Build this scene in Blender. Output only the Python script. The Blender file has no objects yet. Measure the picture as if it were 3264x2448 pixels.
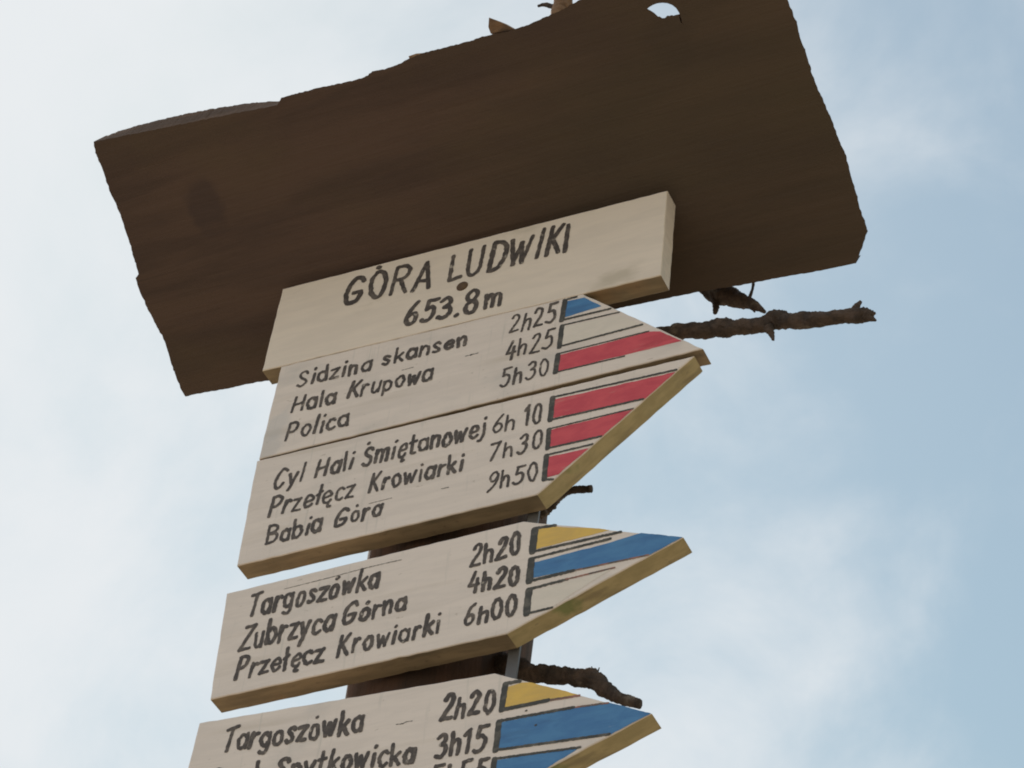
import bpy, bmesh, math, random
from mathutils import Vector, Matrix, noise

rng = random.Random(7)
scene = bpy.context.scene
C = scene.collection

# ---------------------------------------------------------------- camera
cam_d = bpy.data.cameras.new('camera')
cam = bpy.data.objects.new('camera', cam_d)
C.objects.link(cam)
cam_d.sensor_width = 36.0
cam_d.lens = 36.0 * 8000.0 / 3264.0
cam_d.clip_start = 0.05
cam_d.clip_end = 500.0
right = Vector((0.90743537, 0.41099874, 0.08741321))
down = Vector((-0.22508088, 0.65111348, -0.72483780))
fwd = Vector((-0.35482340, 0.63806839, 0.68335136))
m = Matrix((right, -down, -fwd)).transposed().to_4x4()
m.translation = Vector((1.3810434, -2.2784603, 1.6))
cam.matrix_world = m
scene.camera = cam

# ---------------------------------------------------------------- sky, sun, exposure
SUN_AZ = (-0.72, 0.69)          # horizontal direction towards the sun: behind the sign, to the left
SUN_EL = math.radians(50)
CLOUD_OFF = (4.6, 4.1, 8.8)
w = bpy.data.worlds.new('World')
scene.world = w
w.use_nodes = True
nt = w.node_tree
nt.nodes.clear()
N = nt.nodes.new
L = nt.links.new
sky = N('ShaderNodeTexSky')
sky.sky_type = 'NISHITA'
sky.sun_disc = False
sky.sun_elevation = SUN_EL
sky.sun_rotation = math.atan2(SUN_AZ[0], SUN_AZ[1])
sky.altitude = 650
sky.air_density = 2.4
sky.dust_density = 0.7
sky.ozone_density = 1.5
bg = N('ShaderNodeBackground')
bg.inputs['Strength'].default_value = 0.083
tint = N('ShaderNodeMix')
tint.data_type = 'RGBA'
tint.blend_type = 'MULTIPLY'
tint.inputs[0].default_value = 1.0
tint.inputs[7].default_value = (0.99, 1.03, 0.965, 1)      # the phone's white balance leans to cyan
L(sky.outputs[0], tint.inputs[6])
L(tint.outputs[2], bg.inputs['Color'])
tc = N('ShaderNodeTexCoord')
mp = N('ShaderNodeMapping')
mp.inputs['Location'].default_value = CLOUD_OFF
L(tc.outputs['Generated'], mp.inputs['Vector'])
nz = N('ShaderNodeTexNoise')
nz.inputs['Scale'].default_value = 8.5
nz.inputs['Detail'].default_value = 6.0
nz.inputs['Roughness'].default_value = 0.56
nz.inputs['Distortion'].default_value = 0.25
L(mp.outputs[0], nz.inputs['Vector'])
# thin cloud thickens towards the sun's side of the sky
dot = N('ShaderNodeVectorMath')
dot.operation = 'DOT_PRODUCT'
L(tc.outputs['Generated'], dot.inputs[0])
dot.inputs[1].default_value = Vector((-0.86, -0.36, -0.05)).normalized()
grad = N('ShaderNodeMapRange')
grad.inputs['From Min'].default_value = -0.16
grad.inputs['From Max'].default_value = 0.24
grad.inputs['To Min'].default_value = -0.04
grad.inputs['To Max'].default_value = 0.30
L(dot.outputs['Value'], grad.inputs['Value'])
add = N('ShaderNodeMath')
add.operation = 'ADD'
L(nz.outputs['Fac'], add.inputs[0])
L(grad.outputs[0], add.inputs[1])
ramp = N('ShaderNodeMapRange')
ramp.interpolation_type = 'SMOOTHSTEP'
ramp.inputs['From Min'].default_value = 0.36
ramp.inputs['From Max'].default_value = 0.92
ramp.inputs['To Min'].default_value = 0.10
ramp.inputs['To Max'].default_value = 0.95
L(add.outputs[0], ramp.inputs['Value'])
cl = N('ShaderNodeBackground')
cl.inputs['Color'].default_value = (0.755, 0.78, 0.80, 1)
cl.inputs['Strength'].default_value = 1.0
mix = N('ShaderNodeMixShader')
L(ramp.outputs[0], mix.inputs['Fac'])
L(bg.outputs[0], mix.inputs[1])
L(cl.outputs[0], mix.inputs[2])
out = N('ShaderNodeOutputWorld')
L(mix.outputs[0], out.inputs['Surface'])

sun_d = bpy.data.lights.new('sun', 'SUN')
sun_d.energy = 4.6
sun_d.angle = math.radians(0.6)
sun_d.color = (1.0, 0.94, 0.85)
sun = bpy.data.objects.new('sun', sun_d)
C.objects.link(sun)
sd = Vector((SUN_AZ[0] * math.cos(SUN_EL), SUN_AZ[1] * math.cos(SUN_EL), math.sin(SUN_EL)))
sun.rotation_euler = sd.to_track_quat('Z', 'Y').to_euler()
sun.location = (-3, 3, 8)

vs = scene.view_settings
vs.view_transform = 'Standard'
vs.look = 'None'
vs.exposure = 0.12
vs.gamma = 1.0
vs.use_curve_mapping = False
scene.cycles.filter_width = 1.9
scene.cycles.max_bounces = 8
scene.cycles.diffuse_bounces = 5

# ---------------------------------------------------------------- measured shapes (mm on the boards' front plane; roof: mm across and along its slope)
W_title = [('GÓRA', -197.9, 4303.6, -46.3, 4292.0, 57.9), ('LUDWIKI', -19.1, 4294.1, 184.9, 4289.0, 57.4), ('653.8', -84.4, 4219.3, 42.9, 4208.3, 44.7), ('m', 50.4, 4212.2, 82.7, 4210.2, 44.5)]
W_upper = [('Sidzina', -254.7, 4146.9, -126.5, 4143.0, 30.8), ('skansen', -110.3, 4146.6, 32.2, 4144.1, 28.8), ('2h25', 97.5, 4144.9, 174.0, 4145.3, 37.0), ('Hala', -255.4, 4093.7, -178.5, 4091.2, 32.5),
 ('Krupowa', -161.0, 4093.5, -18.8, 4088.3, 32.9), ('4h25', 96.9, 4092.9, 172.4, 4093.0, 36.8), ('Polica', -255.1, 4037.2, -148.5, 4038.6, 35.6), ('5h30', 94.1, 4040.1, 170.9, 4039.2, 32.2)]
W_lower = [('Cyl', -259.5, 3945.2, -209.1, 3946.6, 37.9), ('Hali', -191.4, 3947.2, -129.1, 3947.2, 34.1), ('Śmiętanowej', -115.1, 3947.6, 81.0, 3949.6, 36.4), ('6h', 90.6, 3951.1, 127.1, 3946.9, 32.0),
 ('10', 139.6, 3949.2, 167.9, 3949.2, 36.6), ('Przełęcz', -257.8, 3891.3, -117.9, 3892.1, 34.1), ('Krowiarki', -97.5, 3891.9, 52.6, 3892.6, 34.7), ('7h30', 91.5, 3896.7, 173.1, 3899.9, 31.6),
 ('Babia', -253.8, 3837.8, -162.8, 3839.1, 35.3), ('Góra', -143.3, 3840.5, -67.9, 3843.6, 30.2), ('9h50', 93.3, 3841.7, 171.9, 3841.7, 32.8)]
W_a3 = [('Targoszówka', -258.4, 3708.4, -54.3, 3711.4, 36.2), ('2h20', 81.8, 3711.8, 157.7, 3714.2, 36.2), ('Zubrzyca', -262.4, 3651.0, -114.5, 3652.6, 40.5), ('Górna', -103.5, 3656.9, -5.1, 3660.4, 33.0),
 ('4h20', 84.8, 3664.9, 160.6, 3660.6, 31.4), ('Przełęcz', -258.7, 3601.6, -121.4, 3600.8, 34.0), ('Krowiarki', -103.1, 3603.6, 51.5, 3608.1, 32.8), ('6h00', 83.9, 3610.2, 162.0, 3610.2, 32.1)]
W_a4 = [('Targoszówka', -256.5, 3480.9, -44.0, 3469.7, 35.3), ('2h20', 67.0, 3463.4, 145.8, 3459.6, 35.6), ('Przeł.', -261.0, 3424.2, -180.6, 3419.0, 33.1),
 ('Spytkowicka', -165.3, 3417.9, 40.3, 3405.1, 34.7), ('3h15', 66.9, 3403.5, 139.4, 3401.9, 36.8), ('5h55', 66.0, 3356.7, 144.4, 3354.1, 35.1)]
S_upper = [('blue', [(187.2, 4182.8), (215.5, 4181.1), (244.5, 4153.6), (188.0, 4149.8)],
  [(8.7, [(185.1, 4183.5), (183.1, 4145.4)]), (3.9, [(182.8, 4186.4), (203.0, 4186.7)]), (3.9, [(183.1, 4145.4), (259.1, 4143.5)])]),
 ('white', [(185.2, 4131.2), (270.1, 4126.4), (311.1, 4094.9), (185.3, 4094.0)],
  [(8.1, [(184.5, 4132.7), (183.5, 4091.2)]), (2.8, [(183.0, 4134.5), (273.7, 4131.6)]), (3.6, [(182.4, 4092.1), (311.2, 4094.4)])]),
 ('red', [(184.8, 4074.5), (323.8, 4076.1), (339.5, 4071.7), (373.4, 4041.9), (183.9, 4043.1)],
  [(8.7, [(182.8, 4075.7), (181.6, 4042.1)]), (2.5, [(181.6, 4078.1), (321.8, 4077.5)]), (2.5, [(181.6, 4041.8), (287.2, 4039.8)])])]
S_lower = [('red', [(183.1, 3988.4), (372.2, 3984.1), (330.8, 3946.8), (183.1, 3953.1)],
  [(8.7, [(181.4, 3992.1), (181.4, 3950.0)]), (3.6, [(179.7, 3993.6), (375.8, 3987.8)]), (3.6, [(181.0, 3950.1), (328.8, 3947.4)])]),
 ('red', [(182.1, 3930.6), (310.8, 3932.6), (273.6, 3895.2), (182.8, 3899.4)],
  [(7.5, [(181.0, 3932.1), (181.7, 3896.7)]), (2.5, [(179.9, 3933.6), (310.8, 3933.8)]), (3.6, [(181.1, 3896.8), (267.9, 3895.7)])]),
 ('red', [(183.5, 3880.4), (244.5, 3879.1), (202.7, 3843.4), (183.8, 3843.0)],
  [(8.1, [(181.3, 3883.4), (181.6, 3840.2)]), (3.6, [(180.2, 3884.8), (251.6, 3884.8)]), (3.9, [(181.2, 3839.8), (196.7, 3836.4)])])]
S_a3 = [('yellow', [(178.6, 3751.4), (194.3, 3753.2), (292.3, 3722.5), (178.8, 3717.4)],
  [(11.0, [(175.7, 3752.1), (175.3, 3714.6)]), (5.0, [(175.5, 3754.4), (205.6, 3751.9)]), (4.5, [(174.4, 3714.2), (318.1, 3714.7)])]),
 ('blue', [(178.9, 3695.1), (284.7, 3700.1), (340.1, 3706.0), (396.4, 3681.3), (375.6, 3671.8), (345.9, 3664.7), (177.1, 3668.5)],
  [(10.4, [(175.1, 3700.4), (175.3, 3664.0)]), (4.2, [(173.6, 3702.6), (287.9, 3706.9)]), (5.0, [(174.7, 3664.1), (238.2, 3665.8)]), (2.5, [(236.4, 3665.6), (345.9, 3664.7)])]),
 ('white', [(177.7, 3644.5), (293.7, 3654.5), (210.6, 3610.9), (177.1, 3610.8)],
  [(10.4, [(176.4, 3648.5), (176.3, 3609.9)]), (4.5, [(174.4, 3650.2), (230.7, 3653.5)]), (2.5, [(228.9, 3653.6), (297.2, 3655.7)]), (3.9, [(176.3, 3609.5), (214.2, 3611.1)])])]
S_a4 = [('yellow', [(158.0, 3495.1), (181.2, 3497.9), (195.7, 3494.6), (266.8, 3459.8), (157.6, 3463.0)],
  [(8.7, [(156.9, 3500.4), (155.5, 3460.9)]), (5.6, [(155.9, 3501.6), (180.9, 3501.0)]), (6.2, [(155.5, 3460.9), (219.7, 3461.5)]), (3.4, [(218.0, 3461.5), (270.3, 3459.0)])]),
 ('blue', [(156.2, 3441.0), (247.3, 3443.6), (314.6, 3438.4), (365.2, 3410.9), (317.7, 3389.9), (155.6, 3401.8)],
  [(8.7, [(153.8, 3442.6), (153.3, 3399.9)]), (4.5, [(153.6, 3444.2), (256.0, 3442.7)]), (2.8, [(254.3, 3442.6), (314.6, 3438.4)]), (3.9, [(153.3, 3399.9), (307.5, 3391.1)])]),
 ('blue', [(155.2, 3384.6), (269.4, 3379.3), (226.8, 3358.0), (195.9, 3340.0), (153.9, 3346.6)],
  [(8.1, [(153.3, 3386.1), (153.0, 3346.7)]), (3.6, [(152.3, 3387.1), (269.4, 3379.7)]), (3.6, [(153.1, 3345.8), (195.7, 3341.9)])])]
screw = (9.2, 4274.9)
marks = {'a4': [(190.4, 3451.8), (205.8, 3426.4)], 'upper': [(40.9, 4121.2)]}
cracks = {'a3': [(0.9, [(-206.4, 3746.7), (-136.4, 3749.0), (-77.3, 3752.0), (-24.3, 3752.3)])],
 'a4': [(1.3, [(5.4, 3471.2), (14.7, 3470.3), (18.1, 3472.0), (28.2, 3471.8)])],
 'lower': [(1.2, [(22.9, 3867.6), (33.8, 3867.2)]), (0.8, [(-91.6, 3871.7), (-55.4, 3872.4)])],
 'upper': [(1.2, [(31.6, 4121.6), (52.2, 4121.5)]), (1.0, [(-72.7, 4125.8), (-53.8, 4126.4)])]}
roof = {'back': [(-523.5, 96.5), (-478.1, 100.4), (-437.8, 101.5), (-401.8, 104.2), (328.1, 137.8), (387.6, 143.4), (460.8, 147.7), (518.1, 152.5), (569.9, 154.5)],
 'front': [(-549.5, -340.6), (-519.0, -338.2), (-444.5, -331.6), (-357.0, -323.9), (-288.0, -317.8), (-226.7, -312.1), (-216.2, -321.4), (-181.6, -320.4), (-147.5, -318.9), (-107.4, -315.6),
           (-73.8, -314.1), (-58.3, -319.2), (-35.2, -317.4), (-11.1, -318.5), (3.7, -322.2), (31.1, -323.8), (63.9, -322.3), (99.7, -320.8), (132.8, -321.2), (149.9, -319.4), (172.1, -317.7),
           (205.0, -319.0), (238.7, -323.1), (265.3, -326.1), (286.0, -330.7), (312.9, -335.0)],
 'left': [(-552.9, -323.2), (-551.0, -295.9), (-552.1, -279.5), (-552.4, -256.0), (-549.1, -218.1), (-550.5, -177.9), (-553.2, -148.1), (-555.3, -117.9), (-563.2, -113.1), (-564.6, -96.4),
          (-562.3, -65.0), (-557.8, -29.5), (-552.8, -2.9), (-555.9, 48.8), (-554.7, 85.6), (-552.7, 95.9)],
 'right': [(600.5, 112.5), (600.9, 95.7), (599.0, 76.6), (600.7, 55.5), (600.4, 30.9), (602.1, -5.3), (598.5, -33.7), (596.8, -58.5), (593.0, -95.9), (589.6, -115.0), (589.1, -163.3), (588.1, -184.6),
           (588.7, -211.3), (585.4, -245.0)]}
hole = [(382.6, -290.2), (386.9, -292.0), (393.0, -293.5), (400.0, -293.9), (407.4, -292.6), (414.3, -290.0), (420.6, -285.5), (424.9, -279.4), (427.1, -271.8), (427.5, -263.3), (426.9, -253.7),
 (424.9, -259.2), (425.3, -269.9), (420.4, -270.2), (414.7, -270.0), (412.8, -271.7), (410.6, -270.6), (408.1, -272.5), (404.9, -270.4), (400.2, -271.2), (397.4, -274.4), (395.2, -275.0),
 (392.0, -280.8), (387.4, -285.8)]
branches = {'brokena': [(0.2727, 0.2, 4.4281, 0.0155), (0.3077, 0.2, 4.3806, 0.0159), (0.335, 0.2, 4.3451, 0.0158), (0.3548, 0.2, 4.3297, 0.0151), (0.3745, 0.2, 4.3144, 0.0121), (0.394, 0.2, 4.2994, 0.009),
             (0.4054, 0.2, 4.2879, 0.0066), (0.4173, 0.2, 4.2738, 0.0024)],
 'brokenb': [(0.3353, 0.2, 4.3363, 0.0061), (0.3377, 0.2, 4.314, 0.0045), (0.3366, 0.2, 4.2982, 0.0024)],
 'brokenc': [(0.3891, 0.2, 4.3053, 0.003), (0.395, 0.2, 4.3246, 0.0027), (0.3977, 0.2, 4.3452, 0.0021), (0.3989, 0.2, 4.3621, 0.0018)],
 'brokend': [(0.381, 0.2, 4.3101, 0.006), (0.3942, 0.2, 4.2929, 0.0036), (0.4014, 0.2, 4.2791, 0.0012)],
 'knob': [(0.5821, 0.1, 4.1168, 0.0056), (0.59, 0.1, 4.1252, 0.0048), (0.5947, 0.1, 4.1324, 0.0037), (0.6, 0.1, 4.1393, 0.002)],
 'long': [(0.2039, 0.12, 4.1989, 0.01), (0.277, 0.1, 4.173, 0.0099), (0.327, 0.1, 4.1697, 0.0098), (0.3644, 0.1, 4.1599, 0.0104), (0.3921, 0.1, 4.1557, 0.0121), (0.4136, 0.1, 4.1486, 0.0097),
          (0.4471, 0.1, 4.1416, 0.0094), (0.474, 0.1, 4.1439, 0.0131), (0.4921, 0.1, 4.1367, 0.0102), (0.5278, 0.1, 4.1261, 0.009), (0.566, 0.1, 4.119, 0.0087), (0.5981, 0.1, 4.1115, 0.0101),
          (0.616, 0.1, 4.1055, 0.0067)],
 'low': [(0.0704, 0.13, 3.6523, 0.0122), (0.1012, 0.11, 3.6242, 0.012), (0.1266, 0.1, 3.6027, 0.0128), (0.1425, 0.1, 3.5906, 0.0105), (0.1574, 0.1, 3.5893, 0.0112), (0.1746, 0.1, 3.5822, 0.0105),
         (0.1934, 0.1, 3.5769, 0.0101), (0.2122, 0.1, 3.5695, 0.0104), (0.2289, 0.1, 3.5646, 0.0117), (0.2424, 0.1, 3.5513, 0.0097), (0.2598, 0.1, 3.5331, 0.0083), (0.2784, 0.1, 3.5198, 0.0066),
         (0.2994, 0.1, 3.5081, 0.0056)],
 'lowtwig': [(0.2284, 0.1, 3.5709, 0.0017), (0.2288, 0.1, 3.5781, 0.0013), (0.2274, 0.1, 3.5847, 0.0008)],
 'lowtwigb': [(0.2341, 0.1, 3.5676, 0.0017), (0.2372, 0.1, 3.5752, 0.0013), (0.2386, 0.1, 3.5806, 0.0008)],
 'lump': [(0.1405, 0.07, 3.863, 0.0071), (0.1475, 0.07, 3.8494, 0.0053), (0.154, 0.07, 3.8418, 0.0032)],
 'small': [(0.1242, 0.1, 3.8755, 0.009), (0.139, 0.1, 3.8856, 0.0072), (0.1537, 0.1, 3.8969, 0.005), (0.1688, 0.1, 3.9046, 0.0045), (0.1864, 0.1, 3.9037, 0.0043), (0.2042, 0.1, 3.8995, 0.0039)],
 'spura': [(0.4775, 0.095, 4.1348, 0.0074), (0.4818, 0.095, 4.1454, 0.0048), (0.4853, 0.095, 4.1539, 0.002)],
 'spurb': [(0.4642, 0.095, 4.1273, 0.0074), (0.4689, 0.095, 4.1119, 0.0045), (0.4721, 0.095, 4.1002, 0.002)],
 'spurc': [(0.3927, 0.095, 4.1488, 0.0074), (0.3954, 0.095, 4.16, 0.0046), (0.3997, 0.095, 4.1686, 0.0017)],
 'tipa': [(0.6053, 0.1, 4.1091, 0.0067), (0.6154, 0.1, 4.1089, 0.0042), (0.6212, 0.1, 4.1093, 0.002)],
 'tipb': [(0.6067, 0.1, 4.1047, 0.0062), (0.6159, 0.1, 4.0993, 0.0036), (0.6216, 0.1, 4.0943, 0.0014)]}
stubp = [(0.2236, -0.19, 4.5891, 0.0103), (0.225, -0.19, 4.6126, 0.0122), (0.2274, -0.19, 4.6308, 0.0146), (0.2299, -0.19, 4.6541, 0.0153)]
light_strip = [(-575.4, -341.9), (-531.2, -339.8), (-515.3, -342.2), (-457.0, -339.5), (-376.4, -330.4), (-307.7, -321.2), (-260.4, -313.9), (-245.7, -310.5)]

# ---------------------------------------------------------------- materials
def mat(name, base, var=None, scale=(8, 8, 8), rough=0.75, bump=0.0, bscale=None, spots=None, detail=5.0, fac=(0.35, 0.65), bdist=0.002):
    """base/var: two colours mixed by stretched noise; spots: (colour, scale, lo, hi, amount) blotches on top."""
    M = bpy.data.materials.new(name)
    M.use_nodes = True
    t = M.node_tree
    b = t.nodes['Principled BSDF']
    b.inputs['Roughness'].default_value = rough
    tcn = t.nodes.new('ShaderNodeTexCoord')

    def nse(sc, det, ro=0.55, dist=0.0):
        mpn = t.nodes.new('ShaderNodeMapping')
        mpn.inputs['Scale'].default_value = sc
        t.links.new(tcn.outputs['Object'], mpn.inputs['Vector'])
        n = t.nodes.new('ShaderNodeTexNoise')
        n.inputs['Scale'].default_value = 1.0
        n.inputs['Detail'].default_value = det
        n.inputs['Roughness'].default_value = ro
        n.inputs['Distortion'].default_value = dist
        t.links.new(mpn.outputs[0], n.inputs['Vector'])
        return n.outputs['Fac']

    def rng_(v, lo, hi, a=0.0, bb=1.0):
        r = t.nodes.new('ShaderNodeMapRange')
        r.interpolation_type = 'SMOOTHSTEP'
        for k, x in (('From Min', lo), ('From Max', hi), ('To Min', a), ('To Max', bb)):
            r.inputs[k].default_value = x
        t.links.new(v, r.inputs['Value'])
        return r.outputs[0]

    def mixc(f, a, bcol):
        mx = t.nodes.new('ShaderNodeMix')
        mx.data_type = 'RGBA'
        t.links.new(f, mx.inputs[0])
        if isinstance(a, tuple):
            mx.inputs[6].default_value = (*a, 1)
        else:
            t.links.new(a, mx.inputs[6])
        mx.inputs[7].default_value = (*bcol, 1)
        return mx.outputs[2]
    col = base
    if var:
        col = mixc(rng_(nse(scale, detail, 0.6, 0.3), fac[0], fac[1]), base, var)
    for (sc_col, ssc, lo, hi, amt) in (spots or []):
        col = mixc(rng_(nse(ssc, 4.0), lo, hi, 0.0, amt), col, sc_col)
    if isinstance(col, tuple):
        b.inputs['Base Color'].default_value = (*col, 1)
    else:
        t.links.new(col, b.inputs['Base Color'])
    if bump:
        bp = t.nodes.new('ShaderNodeBump')
        bp.inputs['Strength'].default_value = bump
        bp.inputs['Distance'].default_value = bdist
        t.links.new(nse(bscale or scale, 6.0, 0.65, 0.4), bp.inputs['Height'])
        t.links.new(bp.outputs[0], b.inputs['Normal'])
    return M


WHITE = mat('weathered_white_paint', (0.84, 0.735, 0.67), (0.77, 0.675, 0.617), (9, 30, 60), 0.6, 0.14, (14, 60, 220),
            spots=[((0.50, 0.48, 0.46), (6, 6, 10), 0.54, 0.76, 0.6), ((0.55, 0.46, 0.36), (3, 12, 30), 0.55, 0.75, 0.4),
                   ((0.40, 0.33, 0.26), (70, 70, 130), 0.67, 0.75, 0.5), ((0.62, 0.57, 0.52), (130, 130, 7), 0.60, 0.72, 0.6)], bdist=0.001)
CREAM = mat('cream_paint', (0.86, 0.745, 0.64), (0.80, 0.695, 0.60), (8, 30, 50), 0.6, 0.12, (14, 60, 220),
            spots=[((0.5, 0.43, 0.33), (6, 6, 14), 0.58, 0.74, 0.6)], bdist=0.001)
EDGE = mat('raw_pine_edge', (0.36, 0.27, 0.175), (0.25, 0.19, 0.125), (10, 60, 60), 0.8, 0.5, (20, 200, 200),
           spots=[((0.13, 0.11, 0.07), (7, 30, 30), 0.54, 0.72, 0.7), ((0.15, 0.11, 0.08), (70, 100, 100), 0.62, 0.73, 0.5), ((0.52, 0.30, 0.15), (6, 6, 6), 0.55, 0.7, 0.6)])
EDGE_Y = mat('yellowed_edge_paint', (0.50, 0.405, 0.23), (0.40, 0.325, 0.18), (25, 60, 25), 0.7, 0.3, (60, 120, 60),
             spots=[((0.24, 0.19, 0.12), (12, 40, 12), 0.55, 0.72, 0.6), ((0.30, 0.25, 0.16), (90, 120, 90), 0.60, 0.72, 0.6), ((0.16, 0.22, 0.07), (14, 14, 14), 0.60, 0.72, 0.7)])
INK = mat('dark_brown_lettering_paint', (0.060, 0.046, 0.040), (0.15, 0.12, 0.10), (90, 90, 90), 0.6, fac=(0.42, 0.72),
          spots=[((0.48, 0.42, 0.36), (70, 70, 70), 0.63, 0.72, 0.8)])
LINE = mat('black_outline_paint', (0.050, 0.048, 0.042), (0.16, 0.145, 0.12), (50, 50, 90), 0.6, fac=(0.45, 0.75))
LINE_R = mat('faded_reddish_outline_paint', (0.13, 0.10, 0.085), (0.36, 0.16, 0.12), (45, 45, 90), 0.6, fac=(0.42, 0.62),
             spots=[((0.62, 0.53, 0.45), (60, 60, 90), 0.58, 0.68, 0.8)])
BLUE = mat('blue_trail_paint', (0.045, 0.185, 0.43), (0.065, 0.23, 0.48), (25, 60, 60), 0.5, 0.2, (40, 80, 160),
           spots=[((0.42, 0.50, 0.56), (14, 40, 70), 0.66, 0.74, 0.6), ((0.03, 0.12, 0.30), (8, 40, 60), 0.52, 0.68, 0.5)])
RED = mat('red_trail_paint', (0.69, 0.085, 0.11), (0.60, 0.06, 0.09), (25, 60, 60), 0.55, 0.2, (40, 80, 160),
          spots=[((0.60, 0.26, 0.22), (18, 40, 80), 0.62, 0.74, 0.5), ((0.44, 0.035, 0.05), (9, 40, 55), 0.52, 0.68, 0.5)])
YELLOW = mat('yellow_trail_paint', (0.80, 0.52, 0.11), (0.70, 0.46, 0.12), (25, 60, 60), 0.55, 0.2, (40, 80, 160))
PALE = mat('white_trail_paint', (0.80, 0.715, 0.63), (0.75, 0.675, 0.595), (25, 60, 60), 0.55, 0.2, (40, 80, 160))
STRIPE = {'blue': BLUE, 'red': RED, 'yellow': YELLOW, 'white': PALE}
ROOF = mat('dark_stained_plank', (0.110, 0.066, 0.050), (0.076, 0.046, 0.037), (2.0, 13, 20), 0.8, 0.45, (3, 40, 110),
           spots=[((0.066, 0.042, 0.033), (5, 7, 7), 0.60, 0.78, 0.35), ((0.045, 0.031, 0.025), (1.6, 70, 120), 0.66, 0.74, 0.55), ((0.16, 0.105, 0.075), (2.2, 90, 150), 0.66, 0.76, 0.35), ((0.112, 0.076, 0.044), (2.2, 4, 4), 0.45, 0.75, 0.6)], bdist=0.004)
def knots_and_patches(M, spots_):
    t = M.node_tree
    b = t.nodes['Principled BSDF']
    src = b.inputs['Base Color'].links[0].from_socket
    tcn = t.nodes.new('ShaderNodeTexCoord')
    nn = t.nodes.new('ShaderNodeTexNoise')
    nn.inputs['Scale'].default_value = 22
    nn.inputs['Detail'].default_value = 4
    t.links.new(tcn.outputs['Object'], nn.inputs['Vector'])
    wob = t.nodes.new('ShaderNodeVectorMath')
    wob.operation = 'MULTIPLY_ADD'
    wob.inputs[1].default_value = (.05, .05, .05)
    t.links.new(nn.outputs['Color'], wob.inputs[0])
    t.links.new(tcn.outputs['Object'], wob.inputs[2])
    for (c, sc, r, colr, amt) in spots_:
        sb = t.nodes.new('ShaderNodeVectorMath')
        sb.operation = 'SUBTRACT'
        t.links.new(wob.outputs[0], sb.inputs[0])
        sb.inputs[1].default_value = [q + .025 for q in c]
        ml = t.nodes.new('ShaderNodeVectorMath')
        ml.operation = 'MULTIPLY'
        t.links.new(sb.outputs[0], ml.inputs[0])
        ml.inputs[1].default_value = sc
        ln = t.nodes.new('ShaderNodeVectorMath')
        ln.operation = 'LENGTH'
        t.links.new(ml.outputs[0], ln.inputs[0])
        mr = t.nodes.new('ShaderNodeMapRange')
        mr.interpolation_type = 'SMOOTHSTEP'
        mr.inputs['From Min'].default_value = r * .55
        mr.inputs['From Max'].default_value = r * 1.15
        mr.inputs['To Min'].default_value = amt
        mr.inputs['To Max'].default_value = 0
        t.links.new(ln.outputs['Value'], mr.inputs['Value'])
        mx = t.nodes.new('ShaderNodeMix')
        mx.data_type = 'RGBA'
        t.links.new(mr.outputs[0], mx.inputs[0])
        t.links.new(src, mx.inputs[6])
        mx.inputs[7].default_value = (*colr, 1)
        src = mx.outputs[2]
    t.links.new(src, b.inputs['Base Color'])


knots_and_patches(ROOF, [((-.400, -.169, .0975), (1.0, .62, .62), .034, (.050, .032, .033), .5),
             ((.400, -.206, .119), (1.0, .9, .9), .044, (.055, .036, .030), .35),
             ((.530, .150, -.09), (.5, 1.5, 1.5), .034, (.19, .105, .05), .5),
             ((.12, -.10, .058), (.5, 1.2, 1.2), .040, (.085, .056, .040), .2),
             ((.42, .02, -.01), (.9, .9, .9), .32, (.066, .050, .030), .5)])  # last entry: broad soft ellipse, darker and more olive over the right part
SCUFF = WHITE.copy()
SCUFF.name = 'scuffed_white_paint'
knots_and_patches(SCUFF, [((-.272, -.017, .265), (.6, 1, .5), .016, (.52, .52, .53), .40),
              ((-.283, -.017, .222), (.7, 1, .6), .018, (.52, .51, .51), .42),
              ((-.140, -.017, .185), (.3, 1, 1), .010, (.60, .55, .50), .4)])
RAW = mat('split_raw_wood', (0.34, 0.20, 0.11), (0.22, 0.13, 0.075), (8, 40, 40), 0.85, 0.8, (20, 90, 90),
          spots=[((0.09, 0.06, 0.045), (16, 30, 30), 0.52, 0.68, 0.8)], bdist=0.004)
BARKEDGE = mat('waney_bark_edge', (0.10, 0.068, 0.05), (0.055, 0.038, 0.03), (12, 30, 30), 0.95, 1.0, (30, 80, 80), bdist=0.006)
CUT = mat('greyed_split_edge', (0.135, 0.078, 0.048), (0.085, 0.050, 0.032), (6, 40, 40), 0.9, 0.8, (16, 90, 90), bdist=0.004)
TRUNK = mat('reddish_trunk_wood', (0.100, 0.052, 0.034), (0.050, 0.031, 0.024), (30, 30, 3), 0.85, 0.9, (60, 60, 5), bdist=0.004)
BARK = mat('dark_branch_bark', (0.120, 0.082, 0.064), (0.055, 0.040, 0.034), (40, 40, 40), 0.95, 1.0, (90, 90, 90),
           spots=[((0.22, 0.18, 0.145), (30, 30, 30), 0.58, 0.72, 0.7)], bdist=0.006)
ZINC = mat('dull_zinc', (0.22, 0.22, 0.23), (0.16, 0.16, 0.17), (30, 30, 12), 0.55, 0.1)
ZINC.node_tree.nodes['Principled BSDF'].inputs['Metallic'].default_value = 0.4
RUST = mat('brown_bolt', (0.13, 0.075, 0.035), (0.09, 0.05, 0.03), (120, 120, 120), 0.7, 0.4, (200, 200, 200))
GROUND = mat('dry_earth_and_grass', (0.25, 0.20, 0.145), (0.17, 0.15, 0.10), (0.8, 0.8, 0.8), 0.95, 0.5, (9, 9, 9))


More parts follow.
